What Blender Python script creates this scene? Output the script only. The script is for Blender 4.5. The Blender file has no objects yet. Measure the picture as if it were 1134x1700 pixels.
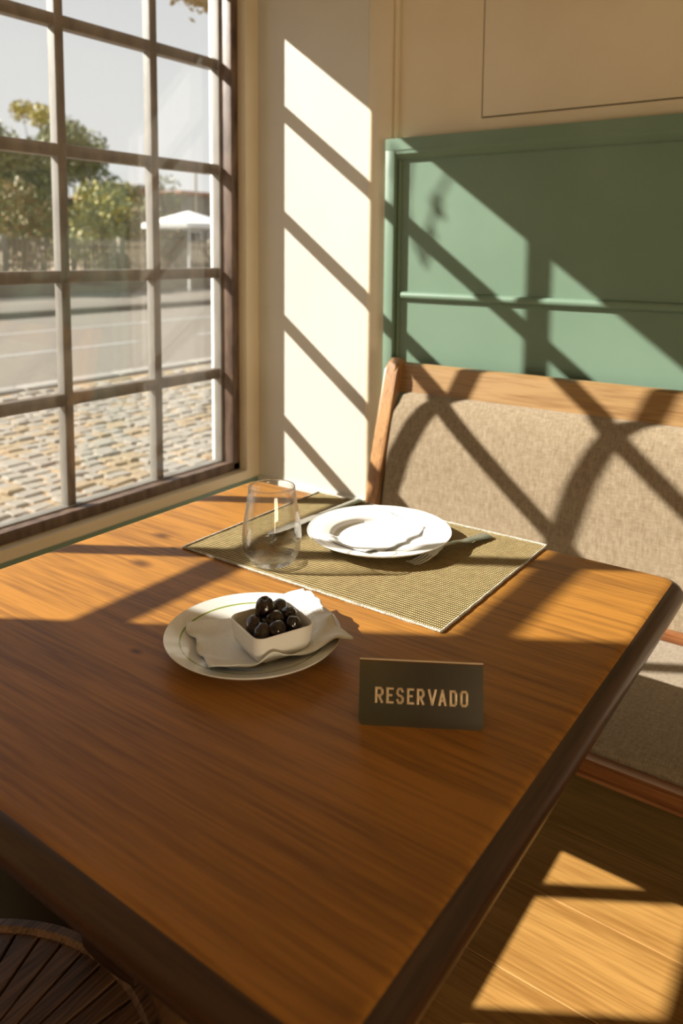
import bpy, bmesh, math, random
from mathutils import Vector, Matrix, noise
from math import sin, cos, pi, radians, hypot, atan2, sqrt
random.seed(7)
sc = bpy.context.scene
COL = sc.collection

# ------------------------------------------------------------------ camera
YAW, PITCH, ROLL = radians(35.594), radians(6.025), radians(0.4766)
FPX, PPX, PPY = 1294.28, 567.0, 552.29
cam = bpy.data.cameras.new('camera'); camo = bpy.data.objects.new('camera', cam); COL.objects.link(camo)
fwd = Vector((-sin(YAW)*cos(PITCH), cos(YAW)*cos(PITCH), -sin(PITCH)))
rgt = Vector((cos(YAW), sin(YAW), 0)); upv = rgt.cross(fwd)
r2 = rgt*cos(ROLL)+upv*sin(ROLL); u2 = -rgt*sin(ROLL)+upv*cos(ROLL)
M = Matrix((r2, u2, -fwd)).transposed().to_4x4(); M.translation = Vector((1.605, -1.802, 1.21))
camo.matrix_world = M
cam.sensor_fit = 'VERTICAL'; cam.sensor_height = 36; cam.sensor_width = 24
cam.lens = FPX/1700*36; cam.shift_y = -(850-PPY)/1700; cam.shift_x = 0
cam.clip_start = .02; cam.clip_end = 400
cam.dof.use_dof = True; cam.dof.focus_distance = 1.0; cam.dof.aperture_fstop = 4.8
sc.camera = camo
# ------------------------------------------------------------------ world, sun, lamps, exposure
sc.view_settings.view_transform = 'Standard'; sc.view_settings.look = 'None'
sc.view_settings.gamma = 1; sc.view_settings.use_curve_mapping = False; sc.view_settings.exposure = 0.0
w = bpy.data.worlds.new('sky'); sc.world = w; w.use_nodes = True
nt = w.node_tree; bg = nt.nodes['Background']
tc = nt.nodes.new('ShaderNodeTexCoord'); sp = nt.nodes.new('ShaderNodeSeparateXYZ'); cr = nt.nodes.new('ShaderNodeValToRGB')
nt.links.new(tc.outputs['Generated'], sp.inputs[0]); nt.links.new(sp.outputs['Z'], cr.inputs[0]); nt.links.new(cr.outputs[0], bg.inputs[0])
cr.color_ramp.elements[0].position = 0.0; cr.color_ramp.elements[0].color = (.93, .93, .91, 1)
cr.color_ramp.elements[1].position = 1.0; cr.color_ramp.elements[1].color = (.40, .50, .64, 1)
e = cr.color_ramp.elements.new(.22); e.color = (.86, .875, .88, 1)
bg.inputs[1].default_value = 1.0
SUN = Vector((1, .625, -.761)).normalized()
sl = bpy.data.lights.new('sun', 'SUN'); sl.energy = 14.5; sl.angle = .0095; sl.color = (1, .955, .875)
so = bpy.data.objects.new('sun', sl); COL.objects.link(so); so.rotation_euler = SUN.to_track_quat('-Z', 'Y').to_euler(); so.location = (-4, -3, 6)
def area(name, loc, tgt, size, sy, power, col):
    l = bpy.data.lights.new(name, 'AREA'); l.shape = 'RECTANGLE'; l.size = size; l.size_y = sy; l.energy = power; l.color = col
    o = bpy.data.objects.new(name, l); COL.objects.link(o); o.location = loc
    o.rotation_euler = (Vector(tgt)-Vector(loc)).to_track_quat('-Z', 'Y').to_euler()
    return o
area('added_room_fill', (4.5, -2.7, .80), (.3, -.3, 1.15), 1.8, .8, 84, (1, .80, .54))  # added warm fill, set low to brighten the walls more than the table

# ------------------------------------------------------------------ material helpers
DIM = .74   # paints and woods are darker than the whites
KEEP = {'white_china', 'paper_napkin', 'brushed_steel', 'polished_plate_metal', 'embossed_letter_metal', 'black_olive_skin', 'mat_binding', 'white_canvas', 'worn_bar_paint', 'dark_chair_wood'}
def dimc(name, *cs): return [tuple(v*(1 if name in KEEP else DIM) for v in c) for c in cs]
def lin(c): return tuple(((v/255)/12.92 if v/255 <= .04045 else ((v/255+.055)/1.055)**2.4) for v in c)
def newmat(name):
    m = bpy.data.materials.new(name); m.use_nodes = True
    return m, m.node_tree, m.node_tree.nodes['Principled BSDF']
def setp(b, rough=.5, metal=0, coat=0, coat_r=.1, spec=.5, sheen=0):
    b.inputs['Roughness'].default_value = rough; b.inputs['Metallic'].default_value = metal
    b.inputs['Coat Weight'].default_value = coat; b.inputs['Coat Roughness'].default_value = coat_r
    b.inputs['Specular IOR Level'].default_value = spec; b.inputs['Sheen Weight'].default_value = sheen
def noisy(name, c1, c2, scale=8, stretch=(1, 1, 1), rough=.5, bump=0, bscale=None, detail=4, lo=.35, hi=.65, coord='Object', **k):
    c1, c2 = dimc(name, c1, c2); m, t, b = newmat(name); setp(b, rough, **k)
    tc = t.nodes.new('ShaderNodeTexCoord'); mp = t.nodes.new('ShaderNodeMapping'); mp.inputs['Scale'].default_value = stretch
    n = t.nodes.new('ShaderNodeTexNoise'); n.inputs['Scale'].default_value = scale; n.inputs['Detail'].default_value = detail
    r = t.nodes.new('ShaderNodeValToRGB'); r.color_ramp.elements[0].position = lo; r.color_ramp.elements[1].position = hi
    r.color_ramp.elements[0].color = (*c1, 1); r.color_ramp.elements[1].color = (*c2, 1)
    t.links.new(tc.outputs[coord], mp.inputs[0]); t.links.new(mp.outputs[0], n.inputs[0]); t.links.new(n.outputs[0], r.inputs[0])
    t.links.new(r.outputs[0], b.inputs['Base Color'])
    if bump:
        n2 = t.nodes.new('ShaderNodeTexNoise'); n2.inputs['Scale'].default_value = bscale or scale; n2.inputs['Detail'].default_value = 3
        t.links.new(mp.outputs[0], n2.inputs[0])
        bp = t.nodes.new('ShaderNodeBump'); bp.inputs['Strength'].default_value = bump; bp.inputs['Distance'].default_value = .002
        t.links.new(n2.outputs[0], bp.inputs['Height']); t.links.new(bp.outputs[0], b.inputs['Normal'])
    return m
def wood(name, dark, light, axis=0, scale=1.0, rough=.38, knots=False, bump=.25, coat=.25, spec=.4):
    """grain runs along the given object axis: broad tone bands, fine pore streaks, a few knots"""
    dark, light = dimc(name, dark, light); m, t, b = newmat(name); setp(b, rough, coat=coat, coat_r=.28, spec=spec)
    L = t.links.new
    tc = t.nodes.new('ShaderNodeTexCoord')
    def mapping(s):
        mp = t.nodes.new('ShaderNodeMapping'); v = [s[1]]*3; v[axis] = s[0]; mp.inputs['Scale'].default_value = v
        L(tc.outputs['Object'], mp.inputs[0]); return mp
    wp = t.nodes.new('ShaderNodeTexNoise'); wp.inputs['Scale'].default_value = 3*scale; L(tc.outputs['Object'], wp.inputs[0])
    m1 = mapping((1.2*scale, 9*scale)); m2 = mapping((9*scale, 210*scale)); m3 = mapping((4.5*scale, 60*scale))
    va = t.nodes.new('ShaderNodeVectorMath'); va.operation = 'MULTIPLY_ADD'
    L(wp.outputs['Color'], va.inputs[0]); va.inputs[1].default_value = (.9, .9, .9); L(m3.outputs[0], va.inputs[2])
    n1 = t.nodes.new('ShaderNodeTexNoise'); n1.inputs['Scale'].default_value = 1; n1.inputs['Detail'].default_value = 3; L(m1.outputs[0], n1.inputs[0])
    n2 = t.nodes.new('ShaderNodeTexNoise'); n2.inputs['Scale'].default_value = 1; n2.inputs['Detail'].default_value = 2; L(m2.outputs[0], n2.inputs[0])
    n3 = t.nodes.new('ShaderNodeTexNoise'); n3.inputs['Scale'].default_value = 1; n3.inputs['Detail'].default_value = 5; L(va.outputs[0], n3.inputs[0])
    a = t.nodes.new('ShaderNodeMath'); a.operation = 'MULTIPLY_ADD'; L(n1.outputs[0], a.inputs[0]); a.inputs[1].default_value = .55
    a2 = t.nodes.new('ShaderNodeMath'); a2.operation = 'MULTIPLY'; L(n3.outputs[0], a2.inputs[0]); a2.inputs[1].default_value = .6; L(a2.outputs[0], a.inputs[2])
    a3 = t.nodes.new('ShaderNodeMath'); a3.operation = 'MULTIPLY_ADD'; L(n2.outputs[0], a3.inputs[0]); a3.inputs[1].default_value = .75; L(a.outputs[0], a3.inputs[2])
    r = t.nodes.new('ShaderNodeValToRGB'); r.color_ramp.elements[0].position = .78; r.color_ramp.elements[1].position = 1.32/1.0 if False else 1.0
    sc_ = t.nodes.new('ShaderNodeMath'); sc_.operation = 'MULTIPLY'; L(a3.outputs[0], sc_.inputs[0]); sc_.inputs[1].default_value = .93
    r.color_ramp.elements[0].position = .70; r.color_ramp.elements[1].position = 1.06
    r.color_ramp.elements[0].color = (*dark, 1); r.color_ramp.elements[1].color = (*light, 1)
    L(sc_.outputs[0], r.inputs[0]); col = r.outputs[0]
    if knots:
        for (kx, ky, kr) in knots:
            sx = t.nodes.new('ShaderNodeVectorMath'); sx.operation = 'SUBTRACT'; L(tc.outputs['Object'], sx.inputs[0]); sx.inputs[1].default_value = (kx, ky, 0)
            ms = t.nodes.new('ShaderNodeVectorMath'); ms.operation = 'MULTIPLY'; L(sx.outputs[0], ms.inputs[0]); ms.inputs[1].default_value = (.7, 1.3, 0)
            ad = t.nodes.new('ShaderNodeVectorMath'); ad.operation = 'MULTIPLY_ADD'; L(wp.outputs['Color'], ad.inputs[0]); ad.inputs[1].default_value = (.004,)*3; L(ms.outputs[0], ad.inputs[2])
            ln = t.nodes.new('ShaderNodeVectorMath'); ln.operation = 'LENGTH'; L(ad.outputs[0], ln.inputs[0])
            mr = t.nodes.new('ShaderNodeMapRange'); mr.inputs[1].default_value = kr*.4; mr.inputs[2].default_value = kr*1.5; mr.inputs[3].default_value = .8; mr.inputs[4].default_value = 0
            L(ln.outputs['Value'], mr.inputs[0])
            mx = t.nodes.new('ShaderNodeMix'); mx.data_type = 'RGBA'; L(mr.outputs[0], mx.inputs['Factor']); L(col, mx.inputs['A']); mx.inputs['B'].default_value = (dark[0]*.3, dark[1]*.25, dark[2]*.4, 1)
            col = mx.outputs['Result']
    L(col, b.inputs['Base Color'])
    bp = t.nodes.new('ShaderNodeBump'); bp.inputs['Strength'].default_value = bump; bp.inputs['Distance'].default_value = .0006
    L(n2.outputs[0], bp.inputs['Height']); L(bp.outputs[0], b.inputs['Normal'])
    return m
def fabric(name, c1, c2, c3):
    c1, c2, c3 = dimc(name, c1, c2, c3); m, t, b = newmat(name); setp(b, .92, spec=.15, sheen=.2); L = t.links.new
    tc = t.nodes.new('ShaderNodeTexCoord')
    def nz(s, sc=1.0, d=2):
        mp = t.nodes.new('ShaderNodeMapping'); mp.inputs['Scale'].default_value = s; L(tc.outputs['Object'], mp.inputs[0])
        n = t.nodes.new('ShaderNodeTexNoise'); n.inputs['Scale'].default_value = sc; n.inputs['Detail'].default_value = d; L(mp.outputs[0], n.inputs[0]); return n
    a = nz((420, 60, 60)); c = nz((60, 420, 420)); g = nz((150, 150, 50), 1, 2)
    ad = t.nodes.new('ShaderNodeMath'); L(a.outputs[0], ad.inputs[0]); L(c.outputs[0], ad.inputs[1])
    ad2 = t.nodes.new('ShaderNodeMath'); L(ad.outputs[0], ad2.inputs[0]); L(g.outputs[0], ad2.inputs[1])
    ml = t.nodes.new('ShaderNodeMath'); ml.operation = 'MULTIPLY'; ml.inputs[1].default_value = 1/3; L(ad2.outputs[0], ml.inputs[0])
    r = t.nodes.new('ShaderNodeValToRGB'); r.color_ramp.elements[0].position = .38; r.color_ramp.elements[1].position = .62
    r.color_ramp.elements[0].color = (*c1, 1); r.color_ramp.elements[1].color = (*c3, 1); e = r.color_ramp.elements.new(.5); e.color = (*c2, 1)
    L(ml.outputs[0], r.inputs[0]); L(r.outputs[0], b.inputs['Base Color'])
    bp = t.nodes.new('ShaderNodeBump'); bp.inputs['Strength'].default_value = .35; bp.inputs['Distance'].default_value = .001
    L(ad.outputs[0], bp.inputs['Height']); L(bp.outputs[0], b.inputs['Normal'])
    return m
def thin_glass(name, tint=(1, 1, 1), ior=1.5, rough=0.0, haze=0.0):
    m = bpy.data.materials.new(name); m.use_nodes = True; t = m.node_tree; L = t.links.new
    for n in list(t.nodes): t.nodes.remove(n)
    out = t.nodes.new('ShaderNodeOutputMaterial'); tr = t.nodes.new('ShaderNodeBsdfTransparent'); tr.inputs[0].default_value = (*tint, 1)
    gl = t.nodes.new('ShaderNodeBsdfGlossy'); gl.inputs['Roughness'].default_value = rough
    lw = t.nodes.new('ShaderNodeLayerWeight'); lw.inputs[0].default_value = .5
    pw = t.nodes.new('ShaderNodeMath'); pw.operation = 'POWER'; pw.inputs[1].default_value = 5; L(lw.outputs['Facing'], pw.inputs[0])
    r0 = ((ior-1)/(ior+1))**2*2
    fr = t.nodes.new('ShaderNodeMath'); fr.operation = 'MULTIPLY_ADD'; fr.inputs[1].default_value = .92-r0; fr.inputs[2].default_value = r0; L(pw.outputs[0], fr.inputs[0])
    mx = t.nodes.new('ShaderNodeMixShader'); L(fr.outputs[0], mx.inputs[0]); L(tr.outputs[0], mx.inputs[1]); L(gl.outputs[0], mx.inputs[2])
    if haze:
        df = t.nodes.new('ShaderNodeBsdfDiffuse'); df.inputs[0].default_value = (.8, .78, .72, 1)
        m2 = t.nodes.new('ShaderNodeMixShader'); m2.inputs[0].default_value = haze; L(mx.outputs[0], m2.inputs[1]); L(df.outputs[0], m2.inputs[2]); L(m2.outputs[0], out.inputs[0])
    else: L(mx.outputs[0], out.inputs[0])
    return m

# ------------------------------------------------------------------ materials
CREAM = noisy('cream_paint', (.90, .775, .55), (.95, .825, .60), 5, rough=.42, bump=.06, bscale=140, spec=.35)
WHITEW = noisy('pale_paint', (.80, .77, .68), (.84, .81, .72), 4, rough=.45, bump=.04, bscale=160, spec=.3)
GREEN = noisy('green_paint', (.20, .305, .215), (.225, .335, .24), 4, rough=.38, bump=.05, bscale=120, spec=.4)
OLIVEW = noisy('olive_wall_paint', (.15, .13, .08), (.18, .155, .10), 3, rough=.7)
DKGAP = noisy('gap_shadow_board', (.05, .035, .02), (.07, .05, .03), 5, rough=.9)
BROWN = noisy('brown_frame_paint', (.09, .05, .032), (.22, .145, .10), 30, stretch=(1, 1, .3), rough=.5, bump=.5, bscale=60)
BARM = noisy('worn_bar_paint', (.085, .06, .042), (.16, .12, .085), 26, stretch=(1, 1, .4), rough=.42, bump=.5, bscale=70)
PALEBAR = noisy('pale_bar_paint', (.22, .20, .17), (.28, .26, .225), 26, stretch=(1, 1, .4), rough=.6, bump=.3, bscale=70)
STUCCO = noisy('white_render', (.82, .81, .78), (.86, .85, .82), 6, rough=.8)
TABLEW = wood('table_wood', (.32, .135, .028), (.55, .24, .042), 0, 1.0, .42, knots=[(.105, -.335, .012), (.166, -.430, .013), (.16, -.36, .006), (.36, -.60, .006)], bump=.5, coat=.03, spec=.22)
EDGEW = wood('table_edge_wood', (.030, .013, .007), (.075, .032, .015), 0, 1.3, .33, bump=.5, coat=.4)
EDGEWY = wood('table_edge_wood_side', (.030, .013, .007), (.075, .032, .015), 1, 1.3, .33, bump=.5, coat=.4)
FLOORW = wood('floor_oak', (.40, .19, .045), (.62, .33, .09), 0, .8, .45, bump=.2, coat=.1)
BENCHW = wood('bench_wood', (.27, .135, .045), (.44, .265, .105), 0, 1.4, .38, bump=.2, coat=.3)
BENCHWZ = wood('bench_post_wood', (.30, .13, .045), (.56, .29, .10), 2, 1.4, .38, bump=.2, coat=.3)
SEATRAIL = wood('seat_rail_wood', (.20, .065, .02), (.36, .14, .045), 0, 1.4, .3, bump=.2, coat=.5)
CHAIRW = wood('dark_chair_wood', (.06, .030, .016), (.20, .105, .055), 1, 1.8, .42, bump=.4, coat=.2)
FABRIC = fabric('oatmeal_weave', (.27, .20, .12), (.345, .265, .17), (.42, .335, .225))
CHINA = noisy('white_china', (.88, .87, .83), (.90, .89, .86), 3, rough=.12, spec=.5)
CHROME = noisy('brushed_steel', (.66, .65, .60), (.74, .73, .68), 60, stretch=(1, 8, 1), rough=.34, metal=1)
BRASS = noisy('polished_plate_metal', (.46, .41, .31), (.54, .48, .37), 10, rough=.15, metal=.95, bump=.02, bscale=14)
LETTER = noisy('embossed_letter_metal', (.70, .55, .36), (.82, .66, .45), 30, rough=.35, metal=.35)
PAPER = noisy('paper_napkin', (.86, .86, .82), (.88, .88, .85), 200, rough=.9)
_t = PAPER.node_tree; _tc = _t.nodes.new('ShaderNodeTexCoord'); _mp = _t.nodes.new('ShaderNodeMapping'); _mp.inputs['Scale'].default_value = (330, 330, 330); _mp.inputs['Rotation'].default_value = (0, 0, .5)
_vo = _t.nodes.new('ShaderNodeTexVoronoi'); _vo.inputs['Scale'].default_value = 1; _vo.inputs['Randomness'].default_value = .15; _bp = _t.nodes.new('ShaderNodeBump'); _bp.inputs['Strength'].default_value = .9; _bp.inputs['Distance'].default_value = .0012
_t.links.new(_tc.outputs['Object'], _mp.inputs[0]); _t.links.new(_mp.outputs[0], _vo.inputs[0]); _t.links.new(_vo.outputs['Distance'], _bp.inputs['Height']); _t.links.new(_bp.outputs[0], _t.nodes['Principled BSDF'].inputs['Normal'])
OLIVE = noisy('black_olive_skin', (.006, .003, .003), (.028, .012, .009), 130, rough=.2, bump=.6, bscale=160, coat=.6, coat_r=.1)
ASPHALT = noisy('asphalt', (.19, .16, .125), (.23, .20, .155), 12, rough=.9)
STONE = noisy('pale_limestone', (.29, .245, .185), (.41, .37, .305), 9, rough=.8, bump=.5, bscale=60, lo=.3, hi=.7)
STONE2 = noisy('ochre_limestone', (.33, .23, .12), (.42, .33, .21), 9, rough=.8, bump=.5, bscale=60)
SAND = noisy('joint_sand', (.42, .27, .13), (.50, .35, .19), 30, rough=.95)
KERB = noisy('kerb_granite', (.33, .30, .26), (.40, .37, .32), 20, rough=.85)
PAINTW = noisy('road_paint', (.34, .33, .30), (.42, .41, .38), 20, rough=.7)
BEIGE = noisy('beige_render', (.34, .29, .21), (.39, .34, .25), 3, rough=.9)
IRON = noisy('fence_iron', (.30, .24, .16), (.38, .31, .21), 10, rough=.6)
BARK = noisy('bark', (.09, .065, .045), (.17, .13, .09), 12, stretch=(1, 1, .3), rough=.9, bump=.5)
def leafmat(n, a, b): return noisy(n, a, b, 2.2, rough=.6, lo=.3, hi=.7)
LEAFG = leafmat('olive_green_leaf', (.16, .19, .06), (.38, .38, .11))
LEAFY = leafmat('yellow_green_leaf', (.42, .38, .06), (.66, .52, .08))
LEAFB = leafmat('autumn_leaf', (.26, .17, .06), (.46, .30, .09))
LEAFD = leafmat('dark_green_leaf', (.09, .12, .045), (.22, .26, .09))
TERRA = noisy('terracotta_render', (.42, .20, .11), (.50, .26, .15), 3, rough=.85)
GREYB = noisy('grey_render', (.26, .24, .20), (.32, .30, .26), 3, rough=.85)
PEACH = noisy('peach_render', (.74, .58, .44), (.80, .64, .50), 3, rough=.85)
CANVAS = noisy('white_canvas', (.78, .77, .74), (.84, .83, .80), 5, rough=.8)
DARKG = noisy('dark_window_glass', (.03, .03, .03), (.05, .05, .05), 3, rough=.1)
WGLASS = thin_glass('window_glass', (.985, .99, .985))
DUSTY = thin_glass('dusty_window_glass', (.985, .985, .98), 1.5, 0.0, .045)
TGLASS = thin_glass('tumbler_glass', (.985, .985, .98), 1.52)
def half_glass(name, f, ior):
    m, t, b = newmat(name); b.inputs['Transmission Weight'].default_value = 1; b.inputs['Roughness'].default_value = 0; b.inputs['IOR'].default_value = ior
    tr = t.nodes.new('ShaderNodeBsdfTransparent'); mxs = t.nodes.new('ShaderNodeMixShader'); mxs.inputs[0].default_value = f
    t.links.new(b.outputs[0], mxs.inputs[1]); t.links.new(tr.outputs[0], mxs.inputs[2]); t.links.new(mxs.outputs[0], t.nodes['Material Output'].inputs[0]); return m
def tumbler_glass():
    m = half_glass('tumbler_wall_glass', .5, 1.45); t = m.node_tree; L = t.links.new
    out = t.nodes['Material Output']; gls = t.nodes['Principled BSDF']
    tr = t.nodes.new('ShaderNodeBsdfTransparent'); tr.inputs[0].default_value = (.985, .985, .98, 1)
    gl = t.nodes.new('ShaderNodeBsdfGlossy'); gl.inputs['Roughness'].default_value = .02
    lw = t.nodes.new('ShaderNodeLayerWeight'); lw.inputs[0].default_value = .5
    pw = t.nodes.new('ShaderNodeMath'); pw.operation = 'POWER'; pw.inputs[1].default_value = 5; L(lw.outputs['Facing'], pw.inputs[0])
    fr = t.nodes.new('ShaderNodeMath'); fr.operation = 'MULTIPLY_ADD'; fr.inputs[1].default_value = .8; fr.inputs[2].default_value = .035; L(pw.outputs[0], fr.inputs[0])
    m1 = t.nodes.new('ShaderNodeMixShader'); L(fr.outputs[0], m1.inputs[0]); L(tr.outputs[0], m1.inputs[1]); L(gl.outputs[0], m1.inputs[2])
    p2 = t.nodes.new('ShaderNodeMath'); p2.operation = 'POWER'; p2.inputs[1].default_value = 2.2; L(lw.outputs['Facing'], p2.inputs[0])
    p3 = t.nodes.new('ShaderNodeMath'); p3.operation = 'MULTIPLY'; p3.inputs[1].default_value = .9; L(p2.outputs[0], p3.inputs[0])
    m2 = t.nodes.new('ShaderNodeMixShader'); L(p3.outputs[0], m2.inputs[0]); L(m1.outputs[0], m2.inputs[1]); L(gls.outputs[0], m2.inputs[2]); L(m2.outputs[0], out.inputs[0])
    return m
TGLASS = tumbler_glass()
m, t, b = newmat('thick_glass'); b.inputs['Transmission Weight'].default_value = 1; b.inputs['Roughness'].default_value = .02; b.inputs['IOR'].default_value = 1.3
tr = t.nodes.new('ShaderNodeBsdfTransparent'); mxs = t.nodes.new('ShaderNodeMixShader'); mxs.inputs[0].default_value = .35
t.links.new(b.outputs[0], mxs.inputs[1]); t.links.new(tr.outputs[0], mxs.inputs[2]); t.links.new(mxs.outputs[0], t.nodes['Material Output'].inputs[0]); THICK = m

# ------------------------------------------------------------------ mesh helpers
def obj(name, bm, mat, parent=None, smooth=35, loc=None):
    me = bpy.data.meshes.new(name)
    bmesh.ops.recalc_face_normals(bm, faces=bm.faces[:])
    bm.to_mesh(me); bm.free()
    if mat: me.materials.append(mat)
    if smooth:
        me.polygons.foreach_set('use_smooth', [True]*len(me.polygons)); me.set_sharp_from_angle(angle=radians(smooth))
    o = bpy.data.objects.new(name, me); COL.objects.link(o)
    if parent: o.parent = parent
    if loc: o.location = loc
    return o
def inst(src, parent, loc=(0, 0, 0), rz=0, sc_=(1, 1, 1), name=None):
    o = src.copy(); COL.objects.link(o); o.parent = parent; o.location = loc; o.rotation_euler = (0, 0, rz); o.scale = sc_
    if name: o.name = name
    return o
def thing(name, label, cat, loc=(0, 0, 0), rz=0, group=None):
    o = bpy.data.objects.new(name, None); COL.objects.link(o); o.location = loc; o.rotation_euler = (0, 0, rz); o.empty_display_size = .05
    o['label'] = label; o['category'] = cat
    if group: o['group'] = group
    return o
def tag(o, label, cat, group=None):
    o['label'] = label; o['category'] = cat
    if group: o['group'] = group
    return o
LBL = {}
def struct(name, bm=None, mat=None, label=None, cat=None, smooth=35):
    if bm is None:
        o = bpy.data.objects.new(name, None); COL.objects.link(o)
    else: o = obj(name, bm, mat, None, smooth)
    o['kind'] = 'structure'
    if label: o['label'] = label
    if cat: o['category'] = cat
    return o
def B(): return bmesh.new()
def box(bm, lo, hi, bev=0, seg=2):
    lo = Vector(lo); hi = Vector(hi)
    r = bmesh.ops.create_cube(bm, size=1); vs = r['verts']
    for v in vs: v.co = Vector((lo[i]+(v.co[i]+.5)*(hi[i]-lo[i]) for i in range(3)))
    if bev:
        es = list({e for v in vs for e in v.link_edges})
        bmesh.ops.bevel(bm, geom=es, offset=bev, segments=seg, affect='EDGES', profile=.5, clamp_overlap=True)
    return bm
def prism(bm, poly, a0, a1, axis=0, bev=0, seg=2):
    """poly of 2D points extruded along axis; axis 0: (y,z), 1: (x,z), 2: (x,y)"""
    def mk(p, a): return {0: (a, p[0], p[1]), 1: (p[0], a, p[1]), 2: (p[0], p[1], a)}[axis]
    v0 = [bm.verts.new(mk(p, a0)) for p in poly]; v1 = [bm.verts.new(mk(p, a1)) for p in poly]
    n = len(poly); fs = [bm.faces.new(v0), bm.faces.new(list(reversed(v1)))]
    for i in range(n): fs.append(bm.faces.new((v0[i], v1[i], v1[(i+1) % n], v0[(i+1) % n])))
    if bev:
        es = list({e for f in fs[:2] for e in f.edges})
        bmesh.ops.bevel(bm, geom=es, offset=bev, segments=seg, affect='EDGES', clamp_overlap=True)
    return bm
def tube(bm, pts, rad, n=8, cap=True):
    pts = [Vector(p) for p in pts]; rs = rad if isinstance(rad, (list, tuple)) else [rad]*len(pts)
    rings = []; up = Vector((0, 0, 1))
    for i, p in enumerate(pts):
        d = (pts[min(i+1, len(pts)-1)]-pts[max(i-1, 0)]).normalized()
        s = d.cross(up)
        if s.length < 1e-3: s = d.cross(Vector((1, 0, 0)))
        s.normalize(); q = s.cross(d)
        rings.append([bm.verts.new(p+(s*cos(2*pi*k/n)+q*sin(2*pi*k/n))*rs[i]) for k in range(n)])
    for a, b_ in zip(rings, rings[1:]):
        for k in range(n): bm.faces.new((a[k], a[(k+1) % n], b_[(k+1) % n], b_[k]))
    if cap: bm.faces.new(rings[0]); bm.faces.new(list(reversed(rings[-1])))
    return bm
def lathe(bm, prof, n=64, close=False):
    rings = []
    for r, z in prof:
        if r < 1e-6: rings.append([bm.verts.new((0, 0, z))])
        else: rings.append([bm.verts.new((r*cos(2*pi*k/n), r*sin(2*pi*k/n), z)) for k in range(n)])
    pr = list(zip(rings, rings[1:])) + ([(rings[-1], rings[0])] if close else [])
    for a, b_ in pr:
        for k in range(n):
            if len(a) == 1 and len(b_) == 1: continue
            if len(a) == 1: bm.faces.new((a[0], b_[(k+1) % n], b_[k]))
            elif len(b_) == 1: bm.faces.new((a[k], a[(k+1) % n], b_[0]))
            else: bm.faces.new((a[k], a[(k+1) % n], b_[(k+1) % n], b_[k]))
    return bm
def loft(bm, rings, cap0=True, cap1=True):
    vr = [[bm.verts.new(p) for p in r] for r in rings]
    for a, b_ in zip(vr, vr[1:]):
        n = len(a)
        for k in range(n): bm.faces.new((a[k], a[(k+1) % n], b_[(k+1) % n], b_[k]))
    if cap0: bm.faces.new(vr[0])
    if cap1: bm.faces.new(list(reversed(vr[-1])))
    return bm
def rrect(hx, hy, r, z, n=5):
    pts = []
    for (cx, cy, a0) in ((hx-r, hy-r, 0), (-hx+r, hy-r, pi/2), (-hx+r, -hy+r, pi), (hx-r, -hy+r, 3*pi/2)):
        for k in range(n+1):
            a = a0+pi/2*k/n; pts.append(Vector((cx+r*cos(a), cy+r*sin(a), z)))
    return pts

# ================================================================== THE ROOM
WH = 1.985   # window head
# --- floor of oak boards
floor = struct('floor', label='oak board floor lit by squares of sun beside the bench', cat='floor')
box_under = obj('subfloor', box(B(), (-.02, -5.2, -.08), (4.7, .12, -.021)), DKGAP, floor)
y = .1; k = 0
while y > -5.1:
    wd = .19
    xs = [0.0, [1.7, 2.6, .95, 2.1][k % 4], 4.6]
    for a, c in zip(xs, xs[1:]):
        o = obj('floor_board', box(B(), (0, 0, -.02), (c-a-.0015, wd-.0015, 0), .0012, 1), FLOORW, floor, 30, (a, y-wd, 0))
        o.rotation_euler[0] = 0
    y -= wd; k += 1
struct('ceiling', box(B(), (-.02, -5.2, 2.75), (4.7, .12, 2.85)), CREAM, 'cream painted ceiling above the frame', 'ceiling')
# --- window wall (x = 0)
bm = B()
box(bm, (-.16, -5.2, 0), (0, .12, .53)); box(bm, (-.104, -5.2, WH+.03), (0, .12, 2.75)); box(bm, (-.16, -5.2, WH+.20), (-.104, .12, 2.75))
box(bm, (-.104, -.055, .53), (0, .12, WH+.03)); box(bm, (-.16, -5.2, .53), (0, -1.84, WH+.03))
struct('wall_left', bm, CREAM, 'cream painted wall holding the small-paned window', 'wall', 0)
bm = B()   # white outer reveal lining
prism(bm, [(-.105, -.066), (-.158, -.046), (-.170, -.030), (-.170, .12), (-.105, .12)], .50, WH+.4, 2); 
struct('trim_1', bm, STUCCO, 'white rendered reveal outside the window', 'reveal')
struct('trim_2', prism(B(), [(-.175, .49), (-.104, .49), (-.104, .529), (-.175, .505)], -1.84, -.07, 1), STUCCO, 'white outer sill below the window', 'sill')
# --- window
win = struct('window_1', label='brown small-paned window with sheet of inner glass', cat='window')
bm = B()
FX0, FX1 = -.072, -.03
box(bm, (FX0, -.085, .53), (FX1, -.0545, WH+.03), .003); box(bm, (FX0, -1.84, .53), (FX1, -1.81, WH+.03), .003)
box(bm, (FX0, -1.84, WH), (FX1, -.055, WH+.03), .003)
prism(bm, [(FX0, .53), (FX1, .53), (FX1, .553), (FX1-.004, .557), (FX0, .553)], -1.84, -.055, 1)
fr = obj('frame', bm, BROWN, win); fr['label'] = 'dark brown inner window frame with worn paint'
bm = B()
box(bm, (-.104, -.092, .53), (-.0725, -.072, WH+.02), .002); box(bm, (-.104, -1.84, .53), (-.0725, -1.81, WH+.02), .002)
box(bm, (-.104, -1.84, .53), (-.0725, -.08, .558), .002); box(bm, (-.104, -1.84, WH-.01), (-.0725, -.08, WH+.02), .002)
osh = obj('outer_sash', bm, BARM, win)
osh.data.materials.append(PALEBAR)
for p in osh.data.polygons:
    if p.normal.x < .5: p.material_index = 1
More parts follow.
